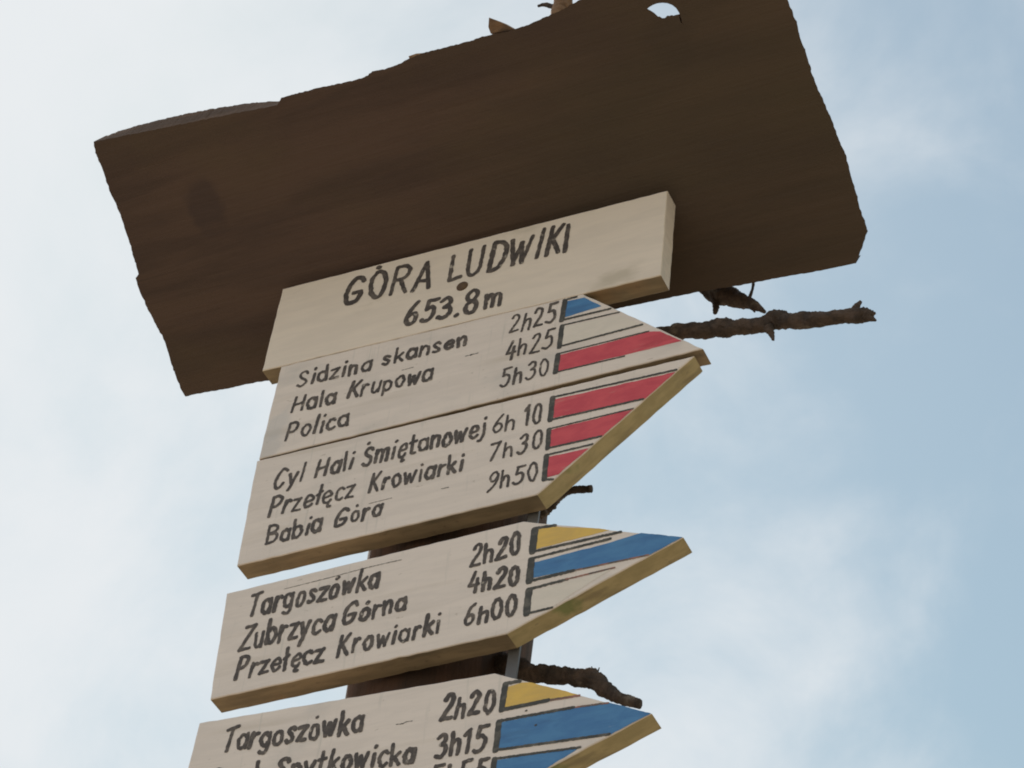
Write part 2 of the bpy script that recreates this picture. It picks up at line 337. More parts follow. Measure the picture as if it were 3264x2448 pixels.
# ---------------------------------------------------------------- helpers
def link(name, bm, mats, parent=None, smooth=False):
    me = bpy.data.meshes.new(name)
    off = Vector(parent['base']) if parent is not None else Vector((0, 0, 0))
    if parent is not None:
        bmesh.ops.translate(bm, vec=-off, verts=bm.verts)
    bm.normal_update()
    bm.to_mesh(me)
    bm.free()
    for q in (mats if isinstance(mats, (list, tuple)) else [mats]):
        me.materials.append(q)
    if smooth:
        for p in me.polygons:
            p.use_smooth = True
    o = bpy.data.objects.new(name, me)
    C.objects.link(o)
    if parent is not None:
        root = parent
        while root is not None and root.type == 'MESH':
            root = root.parent
        o.parent = parent
    o['base'] = (0.0, 0.0, 0.0) if parent is None else tuple(off)
    return o


def thing(name, label, cat, loc, group=None):
    o = bpy.data.objects.new(name, None)
    o.empty_display_size = 0.1
    C.objects.link(o)
    o.location = loc
    o['base'] = tuple(loc)
    o['label'] = label
    o['category'] = cat
    if group:
        o['group'] = group
    return o


def n1(x, y=0.0, z=0.0):
    return noise.noise(Vector((x, y, z)))


def subdivide(poly, step, jit, seed):
    pts = []
    n = len(poly)
    for i in range(n):
        a, b = Vector(poly[i]), Vector(poly[(i + 1) % n])
        d = b - a
        k = max(1, int(d.length / step))
        nrm = Vector((-d.y, d.x)).normalized()
        for j in range(k):
            q = a + d * (j / k)
            if j:
                q += nrm * (n1(q.x * 0.06 + seed, q.y * 0.06, seed) * jit + n1(q.x * 0.25, q.y * 0.25 + seed, 3) * jit * 0.5)
            pts.append(q)
    return pts


def plank_mesh(poly, thick=34.0, seed=1.0, edge_mat=None, back=0.0):
    """poly: counter-clockwise-or-not outline (x, z) in mm on the front plane y=0; returns bmesh in metres.
    material 0 = front, edge_mat(direction) -> index for the sides"""
    area = sum(poly[i][0] * poly[(i + 1) % len(poly)][1] - poly[(i + 1) % len(poly)][0] * poly[i][1] for i in range(len(poly)))
    if area < 0:
        poly = list(reversed(poly))
    pts = subdivide(poly, 14.0, 1.1, seed)
    bm = bmesh.new()
    n = len(pts)

    def ring(inset, y):
        out = []
        for i in range(n):
            a, b, c = pts[i - 1], pts[i], pts[(i + 1) % n]
            t1, t2 = (b - a).normalized(), (c - b).normalized()
            nn = Vector((-(t1.y + t2.y), t1.x + t2.x)).normalized()
            k = inset / max(0.5, nn.dot(Vector((-t1.y, t1.x))))
            q = b + nn * k
            out.append(bm.verts.new((q.x / 1000, y / 1000, q.y / 1000)))
        return out
    r0 = ring(1.6, 0.0)
    r1 = ring(0.5, 0.5)
    r2 = ring(0.0, 1.8)
    r3 = ring(0.0, thick - 1.5)
    r4 = ring(1.4, thick)
    bm.faces.new(list(reversed(r0))).material_index = 0 if False else 0
    bm.faces.new(r4).material_index = 1
    for (p, q, kind) in ((r0, r1, 0), (r1, r2, 0), (r2, r3, 1), (r3, r4, 1)):
        for i in range(n):
            j = (i + 1) % n
            fc = bm.faces.new((p[i], p[j], q[j], q[i]))
            if kind:
                d = (pts[j] - pts[i]).normalized()
                fc.material_index = edge_mat(Vector((d.y, -d.x))) if edge_mat else 1
    bmesh.ops.recalc_face_normals(bm, faces=bm.faces)
    return bm


# ---- brush strokes --------------------------------------------------------
def catmull(pts, per=6):
    if len(pts) < 3:
        return [Vector(p) for p in pts]
    P = [Vector(p) for p in pts]
    P = [P[0] * 2 - P[1]] + P + [P[-1] * 2 - P[-2]]
    out = []
    for i in range(1, len(P) - 2):
        for k in range(per):
            t = k / per
            a, b, c, d = P[i - 1], P[i], P[i + 1], P[i + 2]
            out.append(0.5 * ((2 * b) + (c - a) * t + (2 * a - 5 * b + 4 * c - d) * t * t + (3 * b - a - 3 * c + d) * t ** 3))
    out.append(P[-2])
    return out


def resample(pts, step):
    out = [pts[0]]
    for a, b in zip(pts, pts[1:]):
        d = (b - a).length
        k = max(1, int(math.ceil(d / step)))
        for j in range(1, k + 1):
            out.append(a.lerp(b, j / k))
    return out


class Paint:
    """flat brush strokes lying a fraction of a millimetre proud of a board's front"""
    def __init__(self, lift=0.35):
        self.bm = bmesh.new()
        self.lift = lift

    def stroke(self, pts, wd, smooth=True, rag=0.12, ends=True):
        P = catmull(pts) if smooth else [Vector(p) for p in pts]
        P = resample(P, max(1.0, wd * 0.3))
        if len(P) < 2:
            return
        if ends:
            a = (P[0] - P[1]).normalized()
            b = (P[-1] - P[-2]).normalized()
            W = [0.45, 0.8] + [1.0] * len(P) + [0.8, 0.45]
            P = [P[0] + a * wd * 0.46, P[0] + a * wd * 0.33] + P + [P[-1] + b * wd * 0.33, P[-1] + b * wd * 0.46]
        else:
            W = [1.0] * len(P)
        s0 = rng.uniform(0, 50)
        prev = None
        vs = []
        for i, p in enumerate(P):
            t = (P[min(i + 1, len(P) - 1)] - P[max(i - 1, 0)])
            if t.length < 1e-6:
                t = Vector((1, 0))
            t.normalize()
            nn = Vector((-t.y, t.x))
            s = i * 0.33
            wl = wd * 0.5 * W[i] * (1 + rag * 1.3 * n1(s * 0.9, s0, 1.3) + rag * 0.6 * n1(s * 3.1, s0, 7.3))
            wr = wd * 0.5 * W[i] * (1 + rag * 1.3 * n1(s * 0.9, s0, 11.3) + rag * 0.6 * n1(s * 3.1, s0, 17.3))
            y = -(self.lift + 0.0012 * i) / 1000
            q1, q2 = p + nn * wl, p - nn * wr
            vs.append((self.bm.verts.new((q1.x / 1000, y, q1.y / 1000)), self.bm.verts.new((q2.x / 1000, y, q2.y / 1000))))
        for (a, b), (c, d) in zip(vs, vs[1:]):
            self.bm.faces.new((a, b, d, c))
        self.lift += 0.004 + 0.0012 * len(P) * 0

    def bump_layer(self):
        self.lift += 0.03

    def poly(self, pts, jit=0.6):
        q = subdivide(pts, 4.0, jit, rng.uniform(0, 40))
        vs_ = [self.bm.verts.new((p.x / 1000, -self.lift / 1000, p.y / 1000)) for p in q]
        f = self.bm.faces.new(vs_)
        bmesh.ops.triangulate(self.bm, faces=[f])
        self.lift += 0.05


def arc(cx, cy, rx, ry, a0, a1, n=9):
    return [(cx + rx * math.cos(math.radians(a0 + (a1 - a0) * i / n)), cy + ry * math.sin(math.radians(a0 + (a1 - a0) * i / n))) for i in range(n + 1)]


X = 0.62   # x-height
# glyph: (advance width, [(smooth, points), ...]); unit = cap height; hand-painted signwriter's letters
G = {
 'a': (0.50, [(1, arc(.24, X / 2, .21, X / 2, 40, 330, 12)), (0, [(.47, X), (.45, .0)])]),
 'b': (0.50, [(0, [(.05, 1.0), (.03, 0)]), (1, arc(.25, X / 2, .21, X / 2, 150, -150, 12))]),
 'c': (0.42, [(1, arc(.25, X / 2, .22, X / 2, 45, 315, 11))]),
 'd': (0.50, [(1, arc(.24, X / 2, .21, X / 2, 35, 325, 12)), (0, [(.48, 1.0), (.45, 0)])]),
 'e': (0.48, [(1, [(.06, .30), (.42, .36), (.42, .50), (.30, X), (.14, .56), (.04, .36), (.06, .14), (.20, .0), (.36, .03), (.43, .12)])]),
 'g': (0.50, [(1, arc(.24, X / 2 + .02, .20, X / 2 - .02, 40, 330, 12)), (1, [(.47, X), (.46, .2), (.44, -.12), (.34, -.28), (.18, -.29), (.05, -.22)])]),
 'h': (0.48, [(0, [(.05, .88), (.03, 0)]), (1, [(.06, .38), (.18, .54), (.33, .56), (.40, .42), (.40, 0)])]),
 'i': (0.16, [(0, [(.09, X - .04), (.07, 0)]), (0, [(.10, .90), (.105, .93)])]),
 'j': (0.18, [(1, [(.12, X), (.11, .1), (.08, -.15), (-.02, -.26), (-.10, -.24)]), (0, [(.13, .90), (.135, .93)])]),
 'k': (0.46, [(0, [(.06, 1.0), (.04, 0)]), (0, [(.40, .58), (.10, .28)]), (0, [(.18, .34), (.42, 0)])]),
 'l': (0.15, [(0, [(.09, 1.0), (.06, 0)])]),
 'ł': (0.22, [(0, [(.11, 1.0), (.09, 0)]), (0, [(-.01, .50), (.23, .66)])]),
 'm': (0.76, [(0, [(.06, X), (.04, 0)]), (1, [(.07, .40), (.18, .58), (.32, .58), (.37, .42), (.35, 0)]), (1, [(.39, .40), (.50, .58), (.64, .58), (.69, .42), (.67, 0)])]),
 'n': (0.48, [(0, [(.06, X), (.04, 0)]), (1, [(.07, .38), (.20, .57), (.35, .58), (.42, .44), (.40, 0)])]),
 'o': (0.48, [(1, arc(.24, X / 2, .20, X / 2, 100, 470, 14))]),
 'ó': (0.48, [(1, arc(.24, X / 2, .20, X / 2, 100, 470, 14)), (0, [(.27, .94), (.28, .97)])]),
 'p': (0.50, [(0, [(.06, X), (.03, -.30)]), (1, arc(.26, X / 2, .21, X / 2, 150, -150, 12))]),
 'r': (0.36, [(0, [(.06, X), (.04, 0)]), (1, [(.06, .34), (.14, .52), (.25, .60), (.34, .56)])]),
 's': (0.42, [(1, [(.38, .53), (.27, X), (.12, .58), (.09, .45), (.22, .33), (.34, .20), (.30, .05), (.16, .0), (.03, .08)])]),
 't': (0.36, [(0, [(.16, .95), (.14, .10), (.18, .02), (.30, .02)]), (0, [(.0, .62), (.33, .65)])]),
 'u': (0.48, [(1, [(.05, X), (.05, .18), (.14, .01), (.28, .02), (.38, .18)]), (0, [(.43, X), (.41, 0)])]),
 'w': (0.66, [(0, [(.03, X), (.15, .02)]), (0, [(.15, .02), (.31, .50)]), (0, [(.31, .50), (.43, .02)]), (0, [(.43, .02), (.62, X)])]),
 'y': (0.46, [(0, [(.04, X), (.22, .04)]), (0, [(.44, X), (.20, -.02), (.06, -.30)])]),
 'z': (0.44, [(0, [(.03, X - .02), (.41, X)]), (0, [(.41, X), (.04, .02)]), (0, [(.04, .02), (.42, .01)])]),
 'ę': (0.48, [(1, [(.06, .30), (.42, .36), (.42, .50), (.30, X), (.14, .56), (.04, .36), (.06, .14), (.20, .0), (.36, .03), (.43, .12)]), (1, [(.36, .0), (.29, -.13), (.33, -.24), (.44, -.22)])]),
 'A': (0.66, [(0, [(.02, 0), (.40, 1.0)]), (0, [(.40, 1.0), (.62, 0)]), (0, [(.17, .33), (.54, .33)])]),
 'B': (0.62, [(0, [(.08, 1.0), (.04, 0)]), (1, [(.08, .98), (.34, 1.0), (.52, .86), (.46, .64), (.14, .54)]), (1, [(.16, .54), (.46, .50), (.58, .30), (.46, .06), (.20, .0), (.04, .02)])]),
 'C': (0.58, [(1, [(.56, .86), (.46, .98), (.30, .97), (.12, .75), (.04, .42), (.08, .12), (.24, .0), (.40, .06), (.50, .18)])]),
 'D': (0.70, [(0, [(.12, 1.0), (.05, 0)]), (1, [(.12, 1.0), (.42, .98), (.64, .78), (.64, .40), (.46, .10), (.22, .0), (.05, .0)])]),
 'G': (0.70, [(1, [(.66, .84), (.56, .98), (.36, .98), (.14, .72), (.04, .36), (.10, .06), (.28, .0), (.48, .10), (.58, .34)]), (0, [(.60, .42), (.32, .40)])]),
 'H': (0.64, [(0, [(.10, 1.0), (.04, 0)]), (0, [(.58, 1.0), (.53, 0)]), (0, [(.08, .48), (.55, .52)])]),
 'I': (0.20, [(0, [(.14, 1.0), (.06, 0)])]),
 'K': (0.58, [(0, [(.12, 1.0), (.05, 0)]), (0, [(.54, 1.0), (.12, .42)]), (0, [(.22, .54), (.52, 0)])]),
 'L': (0.54, [(0, [(.14, 1.0), (.06, .0)]), (0, [(.06, .01), (.50, .06)])]),
 'Ó': (0.70, [(1, arc(.36, .5, .28, .5, 100, 470, 16)), (0, [(.30, 1.18), (.33, 1.16)])]),
 'P': (0.56, [(0, [(.10, 1.0), (.02, 0)]), (1, [(.10, .98), (.36, 1.0), (.53, .86), (.48, .60), (.30, .48), (.08, .46)])]),
 'R': (0.64, [(0, [(.12, 1.0), (.04, 0)]), (1, [(.12, .98), (.42, 1.0), (.60, .86), (.54, .62), (.36, .52), (.10, .50)]), (0, [(.32, .50), (.58, 0)])]),
 'S': (0.56, [(1, [(.53, .84), (.42, .98), (.22, .96), (.12, .78), (.22, .58), (.40, .42), (.46, .22), (.34, .03), (.16, .0), (.02, .10)])]),
 'Ś': (0.56, [(1, [(.53, .84), (.42, .98), (.22, .96), (.12, .78), (.22, .58), (.40, .42), (.46, .22), (.34, .03), (.16, .0), (.02, .10)]), (0, [(.20, 1.28), (.22, 1.32)])]),
 'T': (0.54, [(0, [(.02, .95), (.56, 1.02)]), (0, [(.30, .98), (.22, 0)])]),
 'U': (0.68, [(1, [(.12, 1.0), (.06, .32), (.14, .04), (.32, .0), (.52, .20), (.60, .60), (.64, 1.0)])]),
 'W': (0.86, [(0, [(.06, 1.0), (.14, .02)]), (0, [(.14, .02), (.46, .82)]), (0, [(.46, .82), (.50, .02)]), (0, [(.50, .02), (.86, 1.0)])]),
 'Z': (0.60, [(0, [(.08, .96), (.56, 1.0)]), (0, [(.56, 1.0), (.03, .02)]), (0, [(.03, .02), (.54, .02)])]),
 '.': (0.22, [(0, [(.08, .03), (.12, .05)])]),
 '0': (0.54, [(1, arc(.28, .5, .21, .5, 100, 470, 16))]),
 '1': (0.34, [(0, [(.03, .78), (.24, 1.0)]), (0, [(.24, 1.0), (.16, 0)])]),
 '2': (0.56, [(1, [(.10, .80), (.20, .97), (.38, .98), (.48, .82), (.40, .56), (.20, .26), (.04, .02)]), (0, [(.04, .02), (.52, .03)])]),
 '3': (0.54, [(1, [(.10, .88), (.26, 1.0), (.44, .92), (.44, .70), (.24, .56)]), (1, [(.24, .56), (.44, .48), (.48, .24), (.34, .03), (.16, .0), (.03, .10)])]),
 '4': (0.54, [(0, [(.26, 1.0), (.03, .34)]), (0, [(.03, .34), (.52, .36)]), (0, [(.42, .66), (.34, -.04)])]),
 '5': (0.54, [(0, [(.54, 1.0), (.18, .97)]), (0, [(.18, .97), (.13, .58)]), (1, [(.13, .58), (.34, .62), (.48, .46), (.44, .18), (.28, .0), (.12, .0), (.02, .08)])]),
 '6': (0.54, [(1, [(.46, 1.0), (.26, .76), (.10, .44), (.06, .20), (.18, .01), (.34, .04), (.46, .24), (.42, .44), (.28, .48), (.10, .34)])]),
 '7': (0.54, [(0, [(.06, .96), (.52, 1.0)]), (0, [(.52, 1.0), (.10, .0)])]),
 '8': (0.56, [(1, [(.30, .52), (.14, .62), (.14, .84), (.30, 1.0), (.48, .92), (.48, .70), (.30, .52)]), (1, [(.30, .52), (.10, .38), (.05, .16), (.20, .0), (.40, .04), (.50, .26), (.44, .44), (.30, .52)])]),
 '9': (0.54, [(1, [(.48, .76), (.34, .52), (.16, .54), (.10, .74), (.22, .96), (.40, .98), (.50, .82)]), (1, [(.50, .84), (.46, .50), (.28, .18), (.06, -.02)])]),
}


def write(paint, text, x0, z0, x1, z1, h, wd):
    gap = 0.17
    tot = sum(G[c][0] for c in text) + gap * (len(text) - 1)
    k = (x1 - x0 - wd * 0.5) / tot
    pos = 0.0
    s = (z1 - z0) / (x1 - x0)
    for c in text:
        adv, strokes = G[c]
        dj = rng.uniform(-0.045, 0.045) * h
        sj = rng.uniform(0.92, 1.07)
        wj = rng.uniform(0.82, 1.10)
        lean = rng.uniform(-0.05, 0.08)
        for (sm, pts) in strokes:
            q = []
            for (px_, py_) in pts:
                xx = (pos + px_) * k + wd * 0.25 + lean * py_ * h
                q.append((x0 + xx + rng.uniform(-.85, .85), z0 + s * xx + py_ * h * sj + dj + rng.uniform(-.85, .85) + wd * 0.25))
            paint.stroke(q, wd * wj * rng.uniform(0.92, 1.08), smooth=bool(sm), rag=0.24)
        paint.bump_layer() if False else None
        pos += adv + gap


def clip(poly, board, inset=0.8):
    """Sutherland-Hodgman against a convex board outline"""
    area = sum(board[i][0] * board[(i + 1) % len(board)][1] - board[(i + 1) % len(board)][0] * board[i][1] for i in range(len(board)))
    bd = board if area > 0 else list(reversed(board))
    out_ = [Vector(p) for p in poly]
    for i in range(len(bd)):
        a, b = Vector(bd[i]), Vector(bd[(i + 1) % len(bd)])
        t = (b - a).normalized()
        nn = Vector((-t.y, t.x))
        inp, out_ = out_, []
        for j in range(len(inp)):
            p, q = inp[j - 1], inp[j]
            dp, dq = (p - a).dot(nn) - inset, (q - a).dot(nn) - inset
            if (dp < 0) != (dq < 0):
                out_.append(p.lerp(q, dp / (dp - dq)))
            if dq >= 0:
                out_.append(q)
        if not out_:
            return []
    return out_


def clip_line(pts, board, inset=1.5):
    area = sum(board[i][0] * board[(i + 1) % len(board)][1] - board[(i + 1) % len(board)][0] * board[i][1] for i in range(len(board)))
    bd = board if area > 0 else list(reversed(board))

    def dist(p):
        return min((p - Vector(bd[i])).dot(Vector((-(Vector(bd[(i + 1) % len(bd)]) - Vector(bd[i])).y, (Vector(bd[(i + 1) % len(bd)]) - Vector(bd[i])).x)).normalized()) for i in range(len(bd)))
    P = resample([Vector(p) for p in pts], 2.0)
    return [p for p in P if dist(p) > inset]


def tube(path, sides=12, bumpy=0.18, seed=0.0, flat_end=True, freq=90.0):
    """rough round limb along (x, y, z, r) nodes"""
    nodes = [Vector(p[:3]) for p in path]
    rad = [p[3] for p in path]
    P, Rr = [], []
    K = 12
    ext = [nodes[0] * 2 - nodes[1]] + nodes + [nodes[-1] * 2 - nodes[-2]]
    for i in range(len(nodes) - 1):
        for k in range(K):
            t = k / K
            a, b, c, d = ext[i], ext[i + 1], ext[i + 2], ext[i + 3]
            P.append(0.5 * ((2 * b) + (c - a) * t + (2 * a - 5 * b + 4 * c - d) * t * t + (3 * b - a - 3 * c + d) * t ** 3))
            Rr.append(rad[i] * (1 - t) + rad[i + 1] * t)
    P.append(nodes[-1])
    Rr.append(rad[-1])
    bm = bmesh.new()
    rings = []
    up = Vector((0.13, 0.97, 0.2))
    for i, p in enumerate(P):
        t = (P[min(i + 1, len(P) - 1)] - P[max(i - 1, 0)]).normalized()
        u = t.cross(up).normalized()
        v = t.cross(u).normalized()
        ring = []
        for j in range(sides):
            a = 2 * math.pi * j / sides
            dirv = u * math.cos(a) + v * math.sin(a)
            q = p + dirv * Rr[i]
            amp = 1 + bumpy * 1.6 * n1(q.x * freq + seed, q.y * freq, q.z * freq) + bumpy * 0.9 * n1(q.x * freq * 3.1, q.y * freq * 3.1 + seed, q.z * freq * 3.1) + bumpy * 0.7 * n1(q.x * freq * 8.0, q.y * freq * 8.0, q.z * freq * 8.0 + seed)
            ring.append(bm.verts.new(p + dirv * Rr[i] * amp))
        rings.append(ring)
    for a, b in zip(rings, rings[1:]):
        for j in range(sides):
            bm.faces.new((a[j], a[(j + 1) % sides], b[(j + 1) % sides], b[j]))
    bm.faces.new(list(reversed(rings[0])))
    bm.faces.new(rings[-1])
    bmesh.ops.recalc_face_normals(bm, faces=bm.faces)
    return bm


# ---------------------------------------------------------------- ground (below the frame; lights the undersides)
bm = bmesh.new()
GN, GS = 40, 120.0
gv = {}
for i in range(GN + 1):
    for j in range(GN + 1):
        x, y = (i / GN - .5) * 2 * GS, (j / GN - .5) * 2 * GS
        rr = math.hypot(x, y)
        gv[i, j] = bm.verts.new((x, y, 0.25 * n1(x * .09, y * .09, 4.0) * min(1, rr / 12)))
for i in range(GN):
    for j in range(GN):
        bm.faces.new((gv[i, j], gv[i + 1, j], gv[i + 1, j + 1], gv[i, j + 1]))
g = link('ground', bm, GROUND, smooth=True)
g['kind'] = 'structure'

# ---------------------------------------------------------------- trunk post with its branch stubs
post = thing('tree_trunk_post', 'rough dark brown tree trunk post with broken branches, carrying the white signs from behind', 'post', (-0.035, 0.165, 0.0))
TANR = math.tan(math.radians(30))
bm = bmesh.new()
rings = []
SID = 40
zs = [-0.2 + 4.75 * i / 150 for i in range(151)]
for z in zs:
    ring = []
    for j in range(SID):
        a = 2 * math.pi * j / SID
        r = (0.124 + 0.035 * max(0, 1 - z / 1.2)) * (1 + 0.035 * n1(math.cos(a) * 2.5, math.sin(a) * 2.5, z * 1.3) + 0.018 * n1(math.cos(a) * 9, math.sin(a) * 9, z * 4))
        x, y = -0.035 + r * math.cos(a), 0.165 + r * math.sin(a)
        if z > 3.2:
            y = max(y, 0.0405)
        zt = 4.3735 - (y - 0.036) * TANR - 0.004
        ring.append(bm.verts.new((x, y, min(z, zt))))
    rings.append(ring)
    if all(v.co.z < z - 1e-6 for v in ring):
        break
for a, b in zip(rings, rings[1:]):
    for j in range(SID):
        va = (a[j], a[(j + 1) % SID], b[(j + 1) % SID], b[j])
        if (va[0].co - va[3].co).length < 1e-6 and (va[1].co - va[2].co).length < 1e-6:
            continue
        bm.faces.new(va)
bm.faces.new(rings[-1])
bmesh.ops.remove_doubles(bm, verts=bm.verts, dist=1e-5)
link('trunk', bm, TRUNK, post, True)


FAT = {'long': 1.15, 'low': 1.15, 'brokena': 1.0, 'small': 1.3, 'knob': 1.2, 'brokenb': 1.2}


def limb(key, name, parent, seed, sides=12, bumpy=0.18, m_=BARK, freq=90.0):
    return link(name, tube([(a, b, c, r * FAT.get(key, 1.0)) for (a, b, c, r) in branches[key]], sides, bumpy, seed, freq=freq), m_, parent, True)


b_long = limb('long', 'branch', post, 1.0, 22, 0.17, freq=62)
b_long['label'] = 'long knobbly bare branch reaching right past the arrow tip'
limb('knob', 'twig', b_long, 2.0, 10, 0.2)
for sk, key in enumerate(('tipa', 'tipb', 'spura', 'spurb', 'spurc')):
    limb(key, 'twig', b_long, 20.0 + sk, 10, 0.25)
b_br = limb('brokena', 'branch', post, 3.0, 18, 0.15, freq=70)
b_br['label'] = 'short splintered branch end under the roof plank'
limb('brokenb', 'twig', b_br, 4.0, 8, 0.25)
limb('brokenc', 'twig', b_br, 5.0, 8, 0.2)
limb('brokend', 'twig', b_br, 15.0, 8, 0.2)
b_sm = limb('small', 'branch', post, 6.0, 12, 0.2)
limb('lump', 'twig', b_sm, 7.0, 10, 0.3)
b_lo = limb('low', 'branch', post, 8.0, 22, 0.15, freq=65)
b_lo['label'] = 'thick bent branch with a sawn end above the lowest arrow'
limb('lowtwig', 'twig', b_lo, 9.0, 6, 0.2)
limb('lowtwigb', 'twig', b_lo, 10.0, 6, 0.2)

bm = bmesh.new()
for z in [3.25 + 0.98 * i / 20 for i in range(21)]:
    xc = 0.1425 + (z - 3.56) * 0.03
    for (dx, y) in ((-.0075, .0375), (.0085, .0375), (.0085, .0415), (-.0075, .0415)):
        bm.verts.new((xc + dx, y, z))
bm.verts.ensure_lookup_table()
for i in range(20):
    for j in range(4):
        bm.faces.new((bm.verts[i * 4 + j], bm.verts[i * 4 + (j + 1) % 4], bm.verts[i * 4 + 4 + (j + 1) % 4], bm.verts[i * 4 + 4 + j]))
bm.faces.new([bm.verts[k] for k in (3, 2, 1, 0)])
bm.faces.new([bm.verts[80 + k] for k in range(4)])
bmesh.ops.recalc_face_normals(bm, faces=bm.faces)
link('metal_strip', bm, ZINC, post)

# ---------------------------------------------------------------- roof plank
ry = math.radians(30)
RN = Vector((0, math.sin(ry), math.cos(ry)))
RE = Vector((0, math.cos(ry), -math.sin(ry)))
RP = Vector((0, 0.036, 4.3735))
TH = 0.046
roof_t = thing('roof_board', 'wide dark brown rough-sawn plank with a knot hole, forming a slanting roof over the signs', 'roof board', (0, 0.036, 4.3735))


def rpt(x, e, h):
    return RP + Vector((1, 0, 0)) * (x / 1000) + RE * (e / 1000) + RN * (h)


outline = []      # (x, e, kind) anticlockwise from the left front corner
for p in roof['front']:
    outline.append((p[0], p[1], 'f'))
outline += [(345, -338, 'f'), (420, -343, 'f'), (500, -346, 'f'), (560, -344, 'f')]
outline += [(576, -330, 'r'), (577, -280, 'r')]
for p in reversed(roof['right']):
    outline.append((p[0], p[1], 'r'))
for p in reversed(roof['back']):
    outline.append((p[0], p[1], 'b'))
for p in reversed(roof['left']):
    outline.append((p[0], p[1], 'l'))
dense = []
for i in range(len(outline)):
    a, b = outline[i], outline[(i + 1) % len(outline)]
    d = math.hypot(b[0] - a[0], b[1] - a[1])
    k = max(1, int(d / 3.0))
    for j in range(k):
        t = j / k
        x, e = a[0] + (b[0] - a[0]) * t, a[1] + (b[1] - a[1]) * t
        jt = 0.9 if a[2] in 'rl' else 0.6
        x += jt * 1.6 * n1(x * .13, e * .13, 1.0)
        e += jt * 1.6 * n1(x * .13, e * .13, 9.0)
        if a[2] in 'rl':
            q = max(0.0, n1(e * .03, 3.0, 51.0) + .25)
            x += q * (1.8 * n1(x * .45, e * .45, 21.0) + 1.4 * n1(x * .2, e * 1.1, 31.0))
        elif a[2] == 'f':
            e += 1.0 * n1(x * .3, e * .3, 41.0)
        dense.append((x, e, a[2]))


def inset_at(x, kind, lev):  
    """waney front edge: the bark side slopes back above the underside, except where it was cut at the left"""
    if kind != 'f':
        return 0.0
    cut = x < -222
    if cut:
        return (0.0, -4.5, -9.0)[lev] * max(0.0, math.sin(math.pi * min(1, max(0, (x + 545) / 300)))) ** 0.7
    return (0.0, 14.0, 34.0)[lev] * (1 + 0.3 * n1(x * .05, lev, 2.0))


bm = bmesh.new()
levels = [0.0, TH * 0.5, TH]
R_ = []
for lv, h in enumerate(levels):
    ring = []
    for (x, e, kd) in dense:
        dx = de = 0
        if kd == 'r':
            dx = (0.0, -11.0, -24.0)[lv] + (1.5 * n1(e * .08, 5.0, lv) if lv else 0.0)
        ring.append(bm.verts.new(rpt(x + dx, e + inset_at(x, kd, lv), h)))
    R_.append(ring)
nD = len(dense)
hd = []
for i in range(len(hole)):
    a, b = hole[i], hole[(i + 1) % len(hole)]
    hd += [a, ((a[0] + b[0]) / 2, (a[1] + b[1]) / 2)]
HC = (sum(p[0] for p in hole) / len(hole), sum(p[1] for p in hole) / len(hole))
H_ = []
for lv, h in enumerate(levels):
    ring = []
    for i, (x, e) in enumerate(hd):
        jt = (1.0, 1.10, 1.22)[lv] + (0.0, 0.02, 0.04)[lv] * n1(i * 1.7, lv * 3.0, 2.0)
        x2 = HC[0] + (x - HC[0]) * jt - (0.0, 5.0, 10.0)[lv]
        e2 = HC[1] + (e - HC[1]) * jt + (0.0, 1.8, 3.6)[lv]
        ring.append(bm.verts.new(rpt(x2, e2, h)))
    H_.append(ring)
for lv in (0, 2):
    ed = []
    for ring in (R_[lv], H_[lv]):
        for i in range(len(ring)):
            ed.append(bm.edges.new((ring[i], ring[(i + 1) % len(ring)])))
    res = bmesh.ops.triangle_fill(bm, use_beauty=True, use_dissolve=False, edges=ed)
    for f in res['geom']:
        if isinstance(f, bmesh.types.BMFace):
            f.material_index = 0
for lv in (0, 1):
    for i in range(nD):
        j = (i + 1) % nD
        f = bm.faces.new((R_[lv][i], R_[lv][j], R_[lv + 1][j], R_[lv + 1][i]))
        kd = dense[i][2]
        f.material_index = 0 if kd in 'rlb' else (3 if dense[i][0] < -222 else 1)
    nh = len(hd)
    for i in range(nh):
        j = (i + 1) % nh
        bm.faces.new((H_[lv][i], H_[lv][j], H_[lv + 1][j], H_[lv + 1][i])).material_index = 2
bmesh.ops.recalc_face_normals(bm, faces=bm.faces)
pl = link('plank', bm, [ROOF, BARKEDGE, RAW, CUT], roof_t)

# flakes and stubs on the upper edge
bm = bmesh.new()
def prism(pts, d):
    lo = [bm.verts.new(p) for p in pts]
    hi = [bm.verts.new(Vector(p) + Vector(d)) for p in pts]
    n = len(pts)
    bm.faces.new(lo); bm.faces.new(list(reversed(hi)))
    for i in range(n):
        bm.faces.new((lo[i], hi[i], hi[(i + 1) % n], lo[(i + 1) % n]))
prism([rpt(140, -322, .004), rpt(139, -332, .006), rpt(144, -345, .008), rpt(158, -335, .008), rpt(176, -318, .006)], (0.004, 0.016, 0.010))
bmesh.ops.recalc_face_normals(bm, faces=bm.faces)
sp = link('splinter', bm, RAW, roof_t)
bm = bmesh.new()
prism([rpt(4, -321, .004), rpt(3, -325, .006), rpt(16, -325.5, .006), rpt(30, -323, .004), rpt(26, -320, .001)], (0, 0.008, 0.002))
bmesh.ops.recalc_face_normals(bm, faces=bm.faces)
link('splinter', bm, RAW, roof_t)
st = stubp
stub = link('branch_stub', tube(st, 16, 0.14, 12.0, freq=60), RAW, roof_t, True)
link('twig', tube([(st[2][0] - .012, -.19, st[2][2] - .002, .004), (st[2][0] - .030, -.19, st[2][2] + .012, .0035), (st[2][0] - .042, -.19, st[2][2] + .014, .002)], 8, .2, 3.0), BARK, stub, True)

